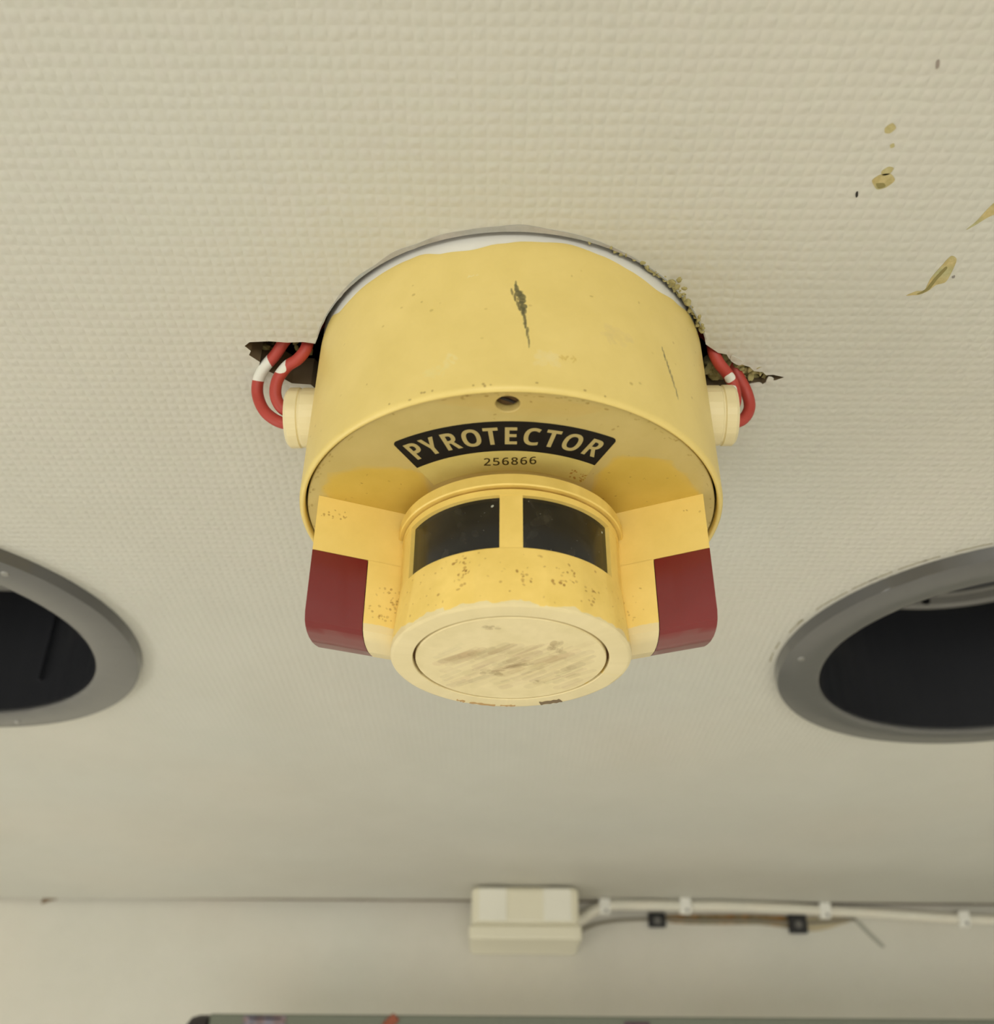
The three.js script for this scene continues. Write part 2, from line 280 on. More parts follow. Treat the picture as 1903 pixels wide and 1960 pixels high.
{
  // printed label: arched black band with the name, a plain strip with the number below it
  const cx = -0.6, cz = -9.5, P = (r, a) => [(cx + r * Math.sin(R(a))) * mm, -(cz + r * Math.cos(R(a))) * mm];
  const s = new THREE.Shape(); const a0 = -34, a1 = 32, r0 = 37, r1 = 60.3;
  s.moveTo(...P(r0, a0 - 3)); s.lineTo(...P(46, a0 - 0.8)); s.lineTo(...P(r1 - 1.6, a0 + 1));
  for (let i = 0; i <= 5; i++) { const t = i / 5 * Math.PI / 2; s.lineTo(...P(r1 - 1.6 + 1.6 * Math.sin(t), a0 + 1 + 1.6 * (1 - Math.cos(t)))); }
  for (let i = 1; i < 40; i++) s.lineTo(...P(r1, lerp(a0 + 2.6, a1 - 2.6, i / 40)));
  for (let i = 5; i >= 0; i--) { const t = i / 5 * Math.PI / 2; s.lineTo(...P(r1 - 1.6 + 1.6 * Math.sin(t), a1 - 1 - 1.6 * (1 - Math.cos(t)))); }
  s.lineTo(...P(46, a1 + 0.8)); s.lineTo(...P(r0 + 1, a1 + 4)); s.lineTo(...P(r0, a1 + 2));
  for (let i = 0; i <= 30; i++) s.lineTo(...P(r0, lerp(a1 + 2, a0 - 3, i / 30)));
  const g = new THREE.ExtrudeGeometry(s, { depth: 0.15 * mm, bevelEnabled: false });
  g.rotateX(-Math.PI / 2); g.translate(0, -57.15 * mm, 0);
  const p = g.attributes.position, uv = g.attributes.uv, W = 76, H = 40, K = 26;     // mm window, pixels per mm
  const x0 = -W / 2, z1 = 54;
  // seen from below with +z up and +x to the right
  for (let i = 0; i < p.count; i++) uv.setXY(i, (p.getX(i) / mm - x0) / W, 1 - (z1 - p.getZ(i) / mm) / H);
  const X = (x) => (x - x0) * K, Y = (z) => (z1 - z) * K;
  const tex = canvasTexture(W * K, H * K, (c) => {
    c.fillStyle = 'rgb(210,192,114)'; c.fillRect(0, 0, W * K, H * K);
    c.fillStyle = '#0f0f13'; c.beginPath(); c.arc(X(cx), Y(cz), 70 * K, R(-90 - 50), R(-90 + 50)); c.arc(X(cx), Y(cz), 46.8 * K, R(-90 + 50), R(-90 - 50), true); c.fill();
    c.fillStyle = '#b9a972'; c.textAlign = 'center'; c.textBaseline = 'alphabetic'; c.font = `bold ${11.0 * K}px sans-serif`;
    const word = 'PYROTECTOR', az = [-29.4, -23.9, -17.6, -10.9, -4.9, 0.9, 7.2, 13.4, 19.9, 26.8];
    [...word].forEach((ch, i) => { c.save(); c.translate(X(cx + 49.9 * Math.sin(R(az[i]))), Y(cz + 49.9 * Math.cos(R(az[i])))); c.rotate(R(az[i])); c.scale(0.76, 1); c.fillText(ch, 0, 0); c.restore(); });
    c.fillStyle = '#3a2c10'; c.font = `bold ${4.9 * K}px monospace`;
    [...'256866'].forEach((ch, i) => { const x = -6.6 + i * 2.65; c.save(); c.translate(X(x), Y(30.1 + i * 0.12)); c.scale(0.85, 1); c.fillText(ch, 0, 0); c.restore(); });
    c.fillStyle = 'rgba(170,120,50,0.7)'; for (let i = 0; i < 26; i++) { const a = R(a1 + 3 - i * 0.5 * rnd()), r = 38 + rnd() * 4; c.beginPath(); c.ellipse(X(cx + r * Math.sin(a)), Y(cz + r * Math.cos(a)), 4 + rnd() * 9, 3 + rnd() * 6, rnd() * 3, 0, 7); c.fill(); }
  }, (q, x, y) => { const n = (fbm(x / 120, y / 120, 71) - 0.5) * 12; return [q[0] + n, q[1] + n, q[2] + n]; });
  mesh('name_label', g, mat({ map: tex, roughness: 0.6, specularIntensity: 0.5 }), det).userData.label = 'arched black label with yellow lettering';
}
// sensor head: neck, hood, frame with two dark windows, end disc
const headTex = (() => {                   // u = azimuth -180..180, v = height -57 (top) .. -107
  const W = 1536, H = 400, X = (a) => (a + 180) / 360 * W, Y = (y) => (-57 - y) / 50 * H;
  return canvasTexture(W, H, (c) => {
    c.fillStyle = 'rgb(246,214,118)'; c.fillRect(0, 0, W, H);
    for (let i = 0; i < 70; i++) { const a = -80 + rnd() * 160, y = -88 - rnd() * 16; c.fillStyle = `rgba(150,104,40,${0.12 + rnd() * 0.35})`; c.beginPath(); c.ellipse(X(a), Y(y), 0.7 + rnd() * 2.6, 0.7 + rnd() * 3, rnd() * 3, 0, 7); c.fill(); }
    for (const [a, y, n] of [[-24, -92, 14], [-22, -96, 10], [6, -97, 8], [22, -95, 12], [30, -93, 8], [40, -99, 10]]) for (let i = 0; i < n; i++) { c.fillStyle = `rgba(140,96,34,${0.2 + rnd() * 0.4})`; c.beginPath(); c.ellipse(X(a + (rnd() - 0.5) * 7), Y(y + (rnd() - 0.5) * 6), 1 + rnd() * 3.4, 1 + rnd() * 3, rnd() * 3, 0, 7); c.fill(); }
    // bleached paint round the lower rim, with a ragged upper limit
    c.fillStyle = `rgb(${PALE})`; c.beginPath(); c.moveTo(0, H); for (let x = 0; x <= W; x += 4) { const a = x / W * 360 - 180; c.lineTo(x, Y(-104.3 + 1.6 * (fbm(a / 7, 3, 81) - 0.5) * 2 + (a < -30 ? 1.0 : 0))); } c.lineTo(W, H); c.fill();
  }, (p, x, y) => speckle(p, x / 40, y / 40, 16, 83));
})();
const azUV = (g) => { const p = g.attributes.position, uv = new Float32Array(p.count * 2); for (let i = 0; i < p.count; i++) { uv[2 * i] = Math.atan2(p.getX(i), p.getZ(i)) / (2 * Math.PI) + 0.5; uv[2 * i + 1] = 1 - (-57 - p.getY(i) / mm) / 50; } g.setAttribute('uv', new THREE.BufferAttribute(uv, 2)); return g; };
{
  const hm = mat({ map: headTex, roughness: 0.42, clearcoat: 0.12, clearcoatRoughness: 0.35 });
  const yel = mat({ map: mottle([246, 214, 118], 20, 91, 256, 10), roughness: 0.42, clearcoat: 0.12, clearcoatRoughness: 0.35 });
  mesh('neck', lathe([[25, -56.5], [25, -64]], 72), yel, det);
  mesh('hood', lathe([[20, -62.9], [34, -62.9], [34.5, -63.2], [34.7, -63.8], [34.7, -66.6], [34.4, -67.0], [33, -67.0], [31.6, -66.6], [31.6, -68]], 120), hm, det);
  azUV(det.children.at(-1).geometry);
  const frame = [arcBlock(-179.9, 179.9, 30, 33.4, -69.7, -67.7, 160), arcBlock(-5.0, 6.2, 30.5, 33.3, -87.5, -69, 8), arcBlock(61, 178, 30.5, 33.3, -87.5, -69, 40), arcBlock(-178, -62, 30.5, 33.3, -87.5, -69, 40),
    lathe([[31, -86.8], [33.2, -86.8], [33.5, -87.1], [35.0, -104.4], [34.9, -105.0], [34.5, -105.4], [34.0, -105.5], [28.7, -105.5], [28.5, -105.3], [28.5, -103]], 144)].map(azUV);
  const fr = mesh('sensor_head', frame, hm, det);
  const gl = [[-62, -5.0], [6.2, 61]];
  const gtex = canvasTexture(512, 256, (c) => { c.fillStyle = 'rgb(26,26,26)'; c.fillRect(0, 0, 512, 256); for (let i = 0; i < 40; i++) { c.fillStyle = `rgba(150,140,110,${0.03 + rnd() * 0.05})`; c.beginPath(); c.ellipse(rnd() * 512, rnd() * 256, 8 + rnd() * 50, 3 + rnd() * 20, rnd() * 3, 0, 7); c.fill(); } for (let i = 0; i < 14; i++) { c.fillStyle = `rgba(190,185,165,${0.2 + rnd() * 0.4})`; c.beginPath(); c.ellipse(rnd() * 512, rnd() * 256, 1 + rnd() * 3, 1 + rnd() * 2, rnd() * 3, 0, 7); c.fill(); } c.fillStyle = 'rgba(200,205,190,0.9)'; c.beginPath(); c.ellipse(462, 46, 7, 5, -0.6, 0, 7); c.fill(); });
  for (const [a, b] of gl) {
    const g = grid(32, 1, (u, v) => { const A = R(lerp(a - 2, b + 2, u)); return [32 * Math.sin(A), lerp(-69, -87.5, v), 32 * Math.cos(A)]; }); flip(g);
    const uv = g.attributes.uv; for (let i = 0; i < uv.count; i++) uv.setY(i, 1 - uv.getY(i));
    mesh('window_pane', g, mat({ map: gtex, roughness: 0.2 }), fr).userData.label = 'dark curved glass window';
  }
  // end disc with a narrow groove round it; scuffed bleached paint
  const dtex = canvasTexture(768, 768, (c) => {
    const K = 768 / 72, X = (x) => (x + 36) * K, Y = (z) => (z + 36) * K;
    c.fillStyle = `rgb(${PALE})`; c.fillRect(0, 0, 768, 768);
    for (let i = 0; i < 150; i++) { const x = -22 + rnd() * 40, z = -20 + rnd() * 26, L = 2 + rnd() * 9; c.strokeStyle = `rgba(${120 + rnd() * 30},${96 + rnd() * 20},${60 + rnd() * 20},${0.03 + rnd() * 0.07})`; c.lineWidth = 8 + rnd() * 26; c.lineCap = 'round'; c.beginPath(); c.moveTo(X(x), Y(z)); c.lineTo(X(x + L * 0.8), Y(z - L * 0.0 + L * (0.55 + rnd() * 0.3))); c.stroke(); }
    for (const [x, z, w, h, a] of [[2, -3, 9, 2, -0.6], [13, 9, 4, 6, 0.2], [-5, 22, 4, 2, 0], [-6, -8, 5, 4, 0], [8, -14, 1.4, 1.6, 0]]) for (let i = 0; i < 14; i++) { c.fillStyle = `rgba(126,102,62,${0.05 + rnd() * 0.14})`; c.beginPath(); c.ellipse(X(x + (rnd() - 0.5) * w), Y(z + (rnd() - 0.5) * h), w * K * (0.1 + rnd() * 0.3), h * K * (0.1 + rnd() * 0.3), -a, 0, 7); c.fill(); }
  }, (q, x, y) => speckle(q, x / 50, y / 50, 18, 95));
  const planar = (g) => { const p = g.attributes.position, uv = new Float32Array(p.count * 2); for (let i = 0; i < p.count; i++) { uv[2 * i] = p.getX(i) / 0.072 + 0.5; uv[2 * i + 1] = 0.5 - p.getZ(i) / 0.072; } g.setAttribute('uv', new THREE.BufferAttribute(uv, 2)); return g; };
  mesh('end_disc', planar(lathe([[27.7, -103], [27.7, -105.2], [27.4, -105.5], [0.001, -105.5]], 120)), mat({ map: dtex, roughness: 0.5 }), det).userData.label = 'scuffed pale round end disc';
  mesh('groove', lathe([[27.5, -103.6], [28.7, -103.6]], 96), mat({ color: 0x6a4a26, roughness: 0.9 }), det);
  // chipped rusty spots on the far rim
  const rim = (a0, a1, r0, r1, k) => { const o = []; for (let i = 0; i <= 7; i++) { const A = R(lerp(a0, a1, i / 7)), r = r1 - k * rnd(); o.push([r * Math.sin(A), r * Math.cos(A)]); } for (let i = 7; i >= 0; i--) { const A = R(lerp(a0, a1, i / 7)), r = r0 + k * rnd(); o.push([r * Math.sin(A), r * Math.cos(A)]); } return chip(o, 0.12, -105.46); };
  mesh('rust_spot', rim(152, 164, 31.6, 34.4, 0.7), M.brown, det);
  const tan = mat({ color: 0xbc9a68, roughness: 0.8 });
  for (const [p, q] of [[178, 186], [189, 203], [206, 211]]) mesh('rust_spot', rim(p, q, 32.6, 34.3, 0.8), tan, det);
}
// the two arms, each with a red lens
{
  const prof = [[0, -96.7], [1.0, -98.9], [2.6, -99.9], [5.5, -100.5], [9, -100.4], [14, -99.6], [19, -98.2], [24, -96.5]];   // back from the front, height
  const zf = (x) => 4.5 + (x - 34.7) / 23.7 * 10.1;
  // solid between x0 and x1 with the given front-to-back section (s, y)
  function armSolid(x0, x1, section, side, proud = 0) {
    const n = 6, pos = [], uv = [];
    const L = [0]; for (let i = 1; i < section.length; i++) L.push(L[i - 1] + Math.hypot(section[i][0] - section[i - 1][0], section[i][1] - section[i - 1][1]));
    const at = (x, k) => [side * x * mm, section[k][1] * mm, (zf(x) + proud - section[k][0]) * mm];
    const tri = (a, b, c, ua, ub, uc) => { if (side > 0) { pos.push(...a, ...b, ...c); uv.push(...ua, ...ub, ...uc); } else { pos.push(...a, ...c, ...b); uv.push(...ua, ...uc, ...ub); } };
    const U = (x, k) => [x / 64, 1 - (-57 - section[k][1]) / 50];
    for (let i = 0; i < n; i++) { const xa = lerp(x0, x1, i / n), xb = lerp(x0, x1, (i + 1) / n); for (let k = 0; k < section.length; k++) { const m = (k + 1) % section.length; tri(at(xa, k), at(xb, m), at(xb, k), U(xa, k), U(xb, m), U(xb, k)); tri(at(xa, k), at(xa, m), at(xb, m), U(xa, k), U(xa, m), U(xb, m)); } }
    const tris = THREE.ShapeUtils.triangulateShape(section.map(([s, y]) => new THREE.Vector2(s, y)), []);
    for (const [a, b, c] of tris) { tri(at(x1, a), at(x1, b), at(x1, c), U(x1, a), U(x1, b), U(x1, c)); tri(at(x0, a), at(x0, c), at(x0, b), U(x0, a), U(x0, c), U(x0, b)); }
    const g = new THREE.BufferGeometry(); g.setAttribute('position', new THREE.Float32BufferAttribute(pos, 3)); g.setAttribute('uv', new THREE.Float32BufferAttribute(uv, 2)); g.computeVertexNormals();
    return toCreasedNormals(g, R(28));
  }
  const armTex = (many) => canvasTexture(512, 400, (c) => {
    const X = (x) => x / 64 * 512, Y = (y) => (-57 - y) / 50 * 400;
    c.fillStyle = 'rgb(250,220,128)'; c.fillRect(0, 0, 512, 400);
    for (let i = 0; i < 44 * many; i++) { c.fillStyle = `rgba(140,100,40,${0.15 + rnd() * 0.3})`; c.beginPath(); c.ellipse(X(33 + rnd() * 9 * Math.sqrt(rnd())), Y(-84 - rnd() * 11), 1 + rnd() * 3, 1 + rnd() * 2.4, rnd() * 3, 0, 7); c.fill(); }
    for (let i = 0; i < 14 * many; i++) { c.fillStyle = `rgba(140,100,40,${0.2 + rnd() * 0.4})`; c.beginPath(); c.ellipse(X(50 + rnd() * 7), Y(-61 - rnd() * 3), 1 + rnd() * 2.4, 1 + rnd() * 1.6, rnd() * 3, 0, 7); c.fill(); }
    c.fillStyle = `rgb(${PALE})`; c.beginPath(); c.moveTo(0, 400); for (let x = 0; x <= 512; x += 4) c.lineTo(x, Y(-96.9 + 0.9 * (fbm(x / 30, 1, 85) - 0.5))); c.lineTo(512, 400); c.fill();
  }, (p, x, y) => speckle(p, x / 50, y / 50, 12, 87));
  for (const side of [-1, 1]) {
    const upper = armSolid(26, 58.4, [[0, -76], [24, -76], [24, -56.7], [0, -56.7]].reverse(), side);
    const foot = armSolid(26, 42.7, [...prof, [24, -75.9], [0, -75.9]].reverse(), side);
    const arm = mesh('arm', [upper, foot], mat({ map: armTex(side < 0 ? 1 : 0.2), roughness: 0.42, clearcoat: 0.12, clearcoatRoughness: 0.35 }), det);
    mesh('red_lens', armSolid(42.9, 58.4, [...prof, [24, -76.2], [0, -76.2]].reverse(), side, 0.1), M.lens, arm).userData.label = 'glossy dark red lens block';
  }
}
// cable glands on both sides of the drum
for (const side of [-1, 1]) {
  const g = lathe([[0.01, 0], [9.6, 0], [10.2, 0.5], [10.2, 5.2], [9.9, 5.6], [9.9, 6.0], [10.3, 6.4], [10.3, 9.6], [9.4, 10.6], [6, 10.8], [3.6, 10.8], [3.4, 9], [0.01, 9]], 30, 25);
  g.rotateZ(-side * Math.PI / 2); g.translate(side * 64.6 * mm, -15.6 * mm, 0);
  mesh('cable_gland', g, M.cream, det).userData.label = 'cream plastic cable gland';
}
// red cables looping from the glands up into the torn ceiling
{
  const cableMat = (spots) => { const t = canvasTexture(512, 128, (c) => { c.fillStyle = 'rgb(176,64,54)'; c.fillRect(0, 0, 512, 128); c.fillStyle = 'rgb(226,226,216)'; for (const [u, v, du, dv] of spots) for (let i = 0; i < 16; i++) { c.beginPath(); c.ellipse((u + (rnd() - 0.5) * du * 0.4) * 512, (v + (rnd() - 0.5) * dv * 0.4) * 128, du * 512 * 0.4, dv * 128 * 0.42, 0, 0, 7); c.fill(); } }, (q, x, y) => speckle(q, x / 40, y / 40, 16, 99)); return mat({ map: t, roughness: 0.5 }); };
  const cable = (pts, spots, label) => { const o = mesh('red_cable', tubeAlong(pts, 2.0, 90, 16), cableMat(spots)); o.position.set(DX, CEIL, DZ); return tag(o, label, 'cable', 'red cables beside the detector'); };
  cable([[-72, -19, -0.5], [-77, -18.8, 0], [-83, -14.3, 0], [-86.3, -7.6, 1], [-86.3, -3, 3], [-84.1, 0.2, 6], [-80, 2.2, 10], [-76.4, 5, 14], [-71, 14, 14], [-58, 24, 8]], [[0.42, 0.5, 0.12, 1.2], [0.09, 0.1, 0.04, 0.5]], 'outer red cable loop with a long white paint smear, beside the yellow drum');
  cable([[-71, -15, 0], [-76.6, -14.6, 2], [-79.2, -10.7, 4], [-78.7, -6.4, 7], [-75.4, -2.8, 10], [-71.4, -1.7, 12.6], [-68.9, 0.8, 14.4], [-67.8, 6, 15], [-65, 16, 12], [-56, 26, 6]], [[0.34, 0.5, 0.07, 0.4]], 'inner red cable loop with an oval white spot, next to the smeared loop');
  cable([[70, -15.4, 1], [74.6, -13.6, 2], [76, -10.3, 3], [75.6, -5.1, 5], [73, -2.4, 8], [70, -1.2, 11.4], [68.2, 1.6, 13.4], [67.4, 8, 13.6], [62, 18, 10], [54, 26, 4]], [[0.3, 0.0, 0.05, 0.3], [0.3, 1.0, 0.05, 0.3], [0.2, 0.0, 0.07, 0.14], [0.2, 1.0, 0.07, 0.14]], 'red cable loop with white spot, entering the slot with insulation crumbs');
  cable([[70, -17.4, -1], [74.6, -17, -1], [79.4, -14, -2], [82, -9, -2], [81.4, -4.4, -0.4], [78.4, 0.2, 3], [76, 5, 5], [70, 16, 6], [56, 26, 0]], [], 'plain red cable loop without any white paint, behind another loop');
}

// ---------------------------------------------------------------- ceiling damage round the detector and chips further off
{
  // ragged thin ring of mottled grey on the ceiling round the collar
  const s = new THREE.Shape(), h = [], n = 150;
  for (let i = 0; i <= n; i++) { const a = lerp(-71, 71, i / n), w = 0.3 + 1.9 * Math.pow(Math.max(0, Math.cos(R((a + 4) * 1.7))), 2) + 0.9 * (noise(i / 7, 0, 12) - 0.4); const r = 67.2 + Math.max(0.4, w); const p = [r * Math.sin(R(a)) * mm, -r * Math.cos(R(a)) * mm]; i ? s.lineTo(...p) : s.moveTo(...p); h.push([67.2 * Math.sin(R(a)) * mm, -67.2 * Math.cos(R(a)) * mm]); }
  h.reverse().forEach((p) => s.lineTo(...p));
  const g = new THREE.ExtrudeGeometry(s, { depth: 0.12 * mm, bevelEnabled: false }); g.rotateX(-Math.PI / 2); g.translate(0, -0.12 * mm, 0);
  const o = mesh('grey_ring', g, mat({ map: (() => { const t = mottle([170, 168, 162], 30, 111, 512, 24); t.repeat.set(1 / 0.12, 1 / 0.12); return t; })(), roughness: 0.85 }), ceiling); o.position.set(DX, CEIL, DZ); o.userData.label = 'ragged mottled grey ring round the drum';
}
{
  // scraped places where the paint shows olive-brown
  const chipTex = mottle([184, 172, 122], 40, 121, 256, 16); chipTex.repeat.set(1 / 0.03, 1 / 0.03);
  const cm = mat({ map: chipTex, roughness: 0.8 }), cd = mat({ color: 0x8c8250, roughness: 0.85 });
  const put = (o) => { const m = mesh('paint_chip', chip(o[0], o[1] ? 0.22 : 0.12), o[1] ?? cm, ceiling); m.position.set(DX, CEIL, DZ); };
  put([[[122.6, 42.6], [125, 44.4], [127.4, 45], [127.6, 50], [129, 55], [130.4, 59], [132.6, 57.6], [133, 52], [132.6, 48.4], [130.2, 47.2], [128.6, 44.6], [126.4, 43], [124.5, 42.8]]]);
  put([[[125.6, 43.4], [127.6, 45.4], [128.6, 50], [130.2, 54.6], [131, 54], [129.6, 49.4], [128.8, 45.6], [127, 43.6]], cd]);
  put([[[131, 69.2], [132.8, 72.6], [134.4, 77.6], [137, 82.6], [140, 86], [142, 80], [139, 76.4], [135.4, 73.8], [133, 71]]]);
  put([[[98.4, 86.6], [100, 88.4], [102.6, 88.8], [104.6, 86.6], [103, 84.2], [100.8, 83.4], [99.2, 85]]]);
  put([[[100, 89.4], [101.4, 91], [103, 90.6], [102.4, 88.6], [100.8, 88.2]]]);
  put([[[99.8, 85.4], [101.8, 85.6], [102.6, 84.6], [101, 83.8]], cd]);
  put([[[96.6, 103.4], [98, 104.8], [99.4, 103.4], [98.4, 101.8], [97, 101.9]]]);
  put([[[99.6, 98], [100.4, 98.6], [100.9, 97.6], [100.1, 97.1]]]);
  put([[[95.2, 82.4], [95.6, 82.6], [96, 81.2], [95.7, 80.6], [95.3, 81.4]], M.gap]);
  put([[[103, 122.6], [103.6, 123], [104.2, 121.2], [103.6, 120.6]], mat({ color: 0x9a8f86, roughness: 0.9 })]);
  put([[[133.8, 50.8], [134.5, 51.2], [134.6, 50.3], [134, 50.2]], mat({ color: 0x8a8580, roughness: 0.9 })]);
}
{
  // broken line of old paint and dirt round one downlight
  const dm = mat({ color: 0x8f8768, roughness: 0.9 });
  for (let a = -96; a < 6; a += 4 + rnd() * 5) { const L = 2 + rnd() * 5, r = 121.6 + rnd() * 0.8, o = []; for (let i = 0; i <= 5; i++) o.push([(r + 0.25) * Math.sin(R(a + L * i / 5)), (r + 0.25) * Math.cos(R(a + L * i / 5))]); for (let i = 5; i >= 0; i--) o.push([(r - 0.2 - 0.2 * rnd()) * Math.sin(R(a + L * i / 5)), (r - 0.2 - 0.2 * rnd()) * Math.cos(R(a + L * i / 5))]); const m = mesh('dirt_line', chip(o, 0.1), dm, ceiling); m.position.set(lamps[0][0], CEIL, lamps[0][1]); }
  // mineral wool crumbs squeezed out at the edge of the cut-out, and shreds in the torn slots
  const crumbs = [], dark = [];
  const lump = (x, y, z, r) => { const g = new THREE.IcosahedronGeometry(r * mm, 1), p = g.attributes.position; for (let i = 0; i < p.count; i++) { const k = 0.7 + 0.6 * noise(p.getX(i) / mm * 1.3 + x, p.getY(i) / mm * 1.3 + z, 13); p.setXYZ(i, p.getX(i) * k, p.getY(i) * k, p.getZ(i) * k); } g.computeVertexNormals(); g.scale(1, 0.6, 1.5); g.rotateX(rnd() * 6); g.rotateY(rnd() * 6); g.translate(x * mm, y * mm, z * mm); return g; };
  for (let i = 0; i < 130; i++) { const a = 44 + (rnd() + rnd() + rnd() - 1.5) * 20, r = 66.9 + rnd() * 1.0 + 3.4 * Math.exp(-Math.pow((a - 45) / 7, 2)) * rnd() * rnd(); crumbs.push(lump(r * Math.sin(R(a)), 0.1 + rnd() * 1.6, r * Math.cos(R(a)), 0.3 + rnd() * rnd() * 1.3)); }
  for (let i = 0; i < 50; i++) { const a = 38 + rnd() * 30, r = 66.6 + rnd() * 1.4; dark.push(lump(r * Math.sin(R(a)), 0.4 + rnd() * 1.2, r * Math.cos(R(a)), 0.4 + rnd() * 0.7)); }
  for (let i = 0; i < 30; i++) crumbs.push(lump(76 + rnd() * 10, 1 + rnd() * 3, 1 + rnd() * 7, 0.5 + rnd() * 0.8));
  for (let i = 0; i < 120; i++) dark.push(lump(68 + rnd() * 24, 3 + rnd() * 5, -3 + rnd() * 14, 0.8 + rnd() * 1.6));
  for (let i = 0; i < 40; i++) dark.push(lump(-70 - rnd() * 18, 9 + rnd() * 5, rnd() * 19, 0.8 + rnd() * 1.6));
  const o = mesh('mineral_wool', crumbs, M.wool); o.position.set(DX, CEIL, DZ); o.userData.kind = 'stuff'; tag(o, 'yellowish mineral wool crumbs along the ragged cut-out round the drum', 'insulation');
  const d = mesh('mineral_wool', dark, M.wool); d.position.set(DX, CEIL, DZ); d.userData.kind = 'stuff'; tag(d, 'insulation shreds inside the torn ceiling slots', 'insulation');
  // torn flaps of wallcovering
  for (const pts of [[[88.4, 3.6], [90.4, 2.8], [90, -0.2], [88.2, 0.4]], [[82, -0.6], [86, 0.6], [87.6, -1.2], [84, -1.6]], [[74, 14.4], [78.4, 11.2], [77, 9.6], [73.8, 12]]]) { const f = mesh('torn_flap', chip(pts, 0.35, -0.05), M.ceiling, ceiling); f.position.set(DX, CEIL, DZ); }
}

// ---------------------------------------------------------------- recessed downlights
{
  const proto = (label) => {
    const t = thing('downlight', label, 'downlight');
    mesh('flange', lathe([[118.4, 0.2], [119, -0.2], [118.6, -4.6], [118.0, -5.6], [117.0, -6], [98, -6], [97, -5.7], [96.4, -5.2], [96.4, -3.6]], 160, 30), M.flange, t);
    const refl = mesh('reflector', lathe([[96.7, -4.2], [96.4, 30], [95.4, 70], [95, 80]], 128), M.reflector, t);
    mesh('reflector_ring', lathe([[95.3, 75], [93, 75.3], [92.2, 76.6], [92, 82], [90, 83]], 128, 25), M.reflectorRing, t);
    mesh('lamp_chamber', lathe([[92, 82.6], [84, 90], [80, 108], [60, 114], [0.01, 114]], 96), M.reflector, t);
    for (const a of [20, 140, 260]) { const seam = arcBlock(a - 0.4, a + 0.4, 93, 95.8, 12, 70, 2); mesh('seam', seam, M.reflector, refl); }
    for (const a of [-88, 32, 152]) { const s = lathe([[0.01, -0.7], [1.6, -0.5], [2.1, 0.2], [2.1, 1]], 18); s.translate(110 * Math.sin(R(a)) * mm, -6 * mm, 110 * Math.cos(R(a)) * mm); mesh('flange_screw', s, M.steel, t); }
    for (const a of [176, 192]) { const s = lathe([[0.01, -0.9], [2.6, -0.6], [3.0, 0.4]], 14); s.rotateX(Math.PI / 2); s.translate(0, 79.5 * mm, 91.4 * mm); s.rotateY(R(a)); mesh('ring_screw', s, M.black, t); }
    return t;
  };
  proto('dark grey recessed downlight with a broken dirt line round its flange').position.set(lamps[0][0], CEIL, lamps[0][1]);
  const b = proto('dark grey recessed downlight with no dirt line round its flange'); b.position.set(lamps[1][0], CEIL, lamps[1][1]); b.rotation.y = 2.4;
}

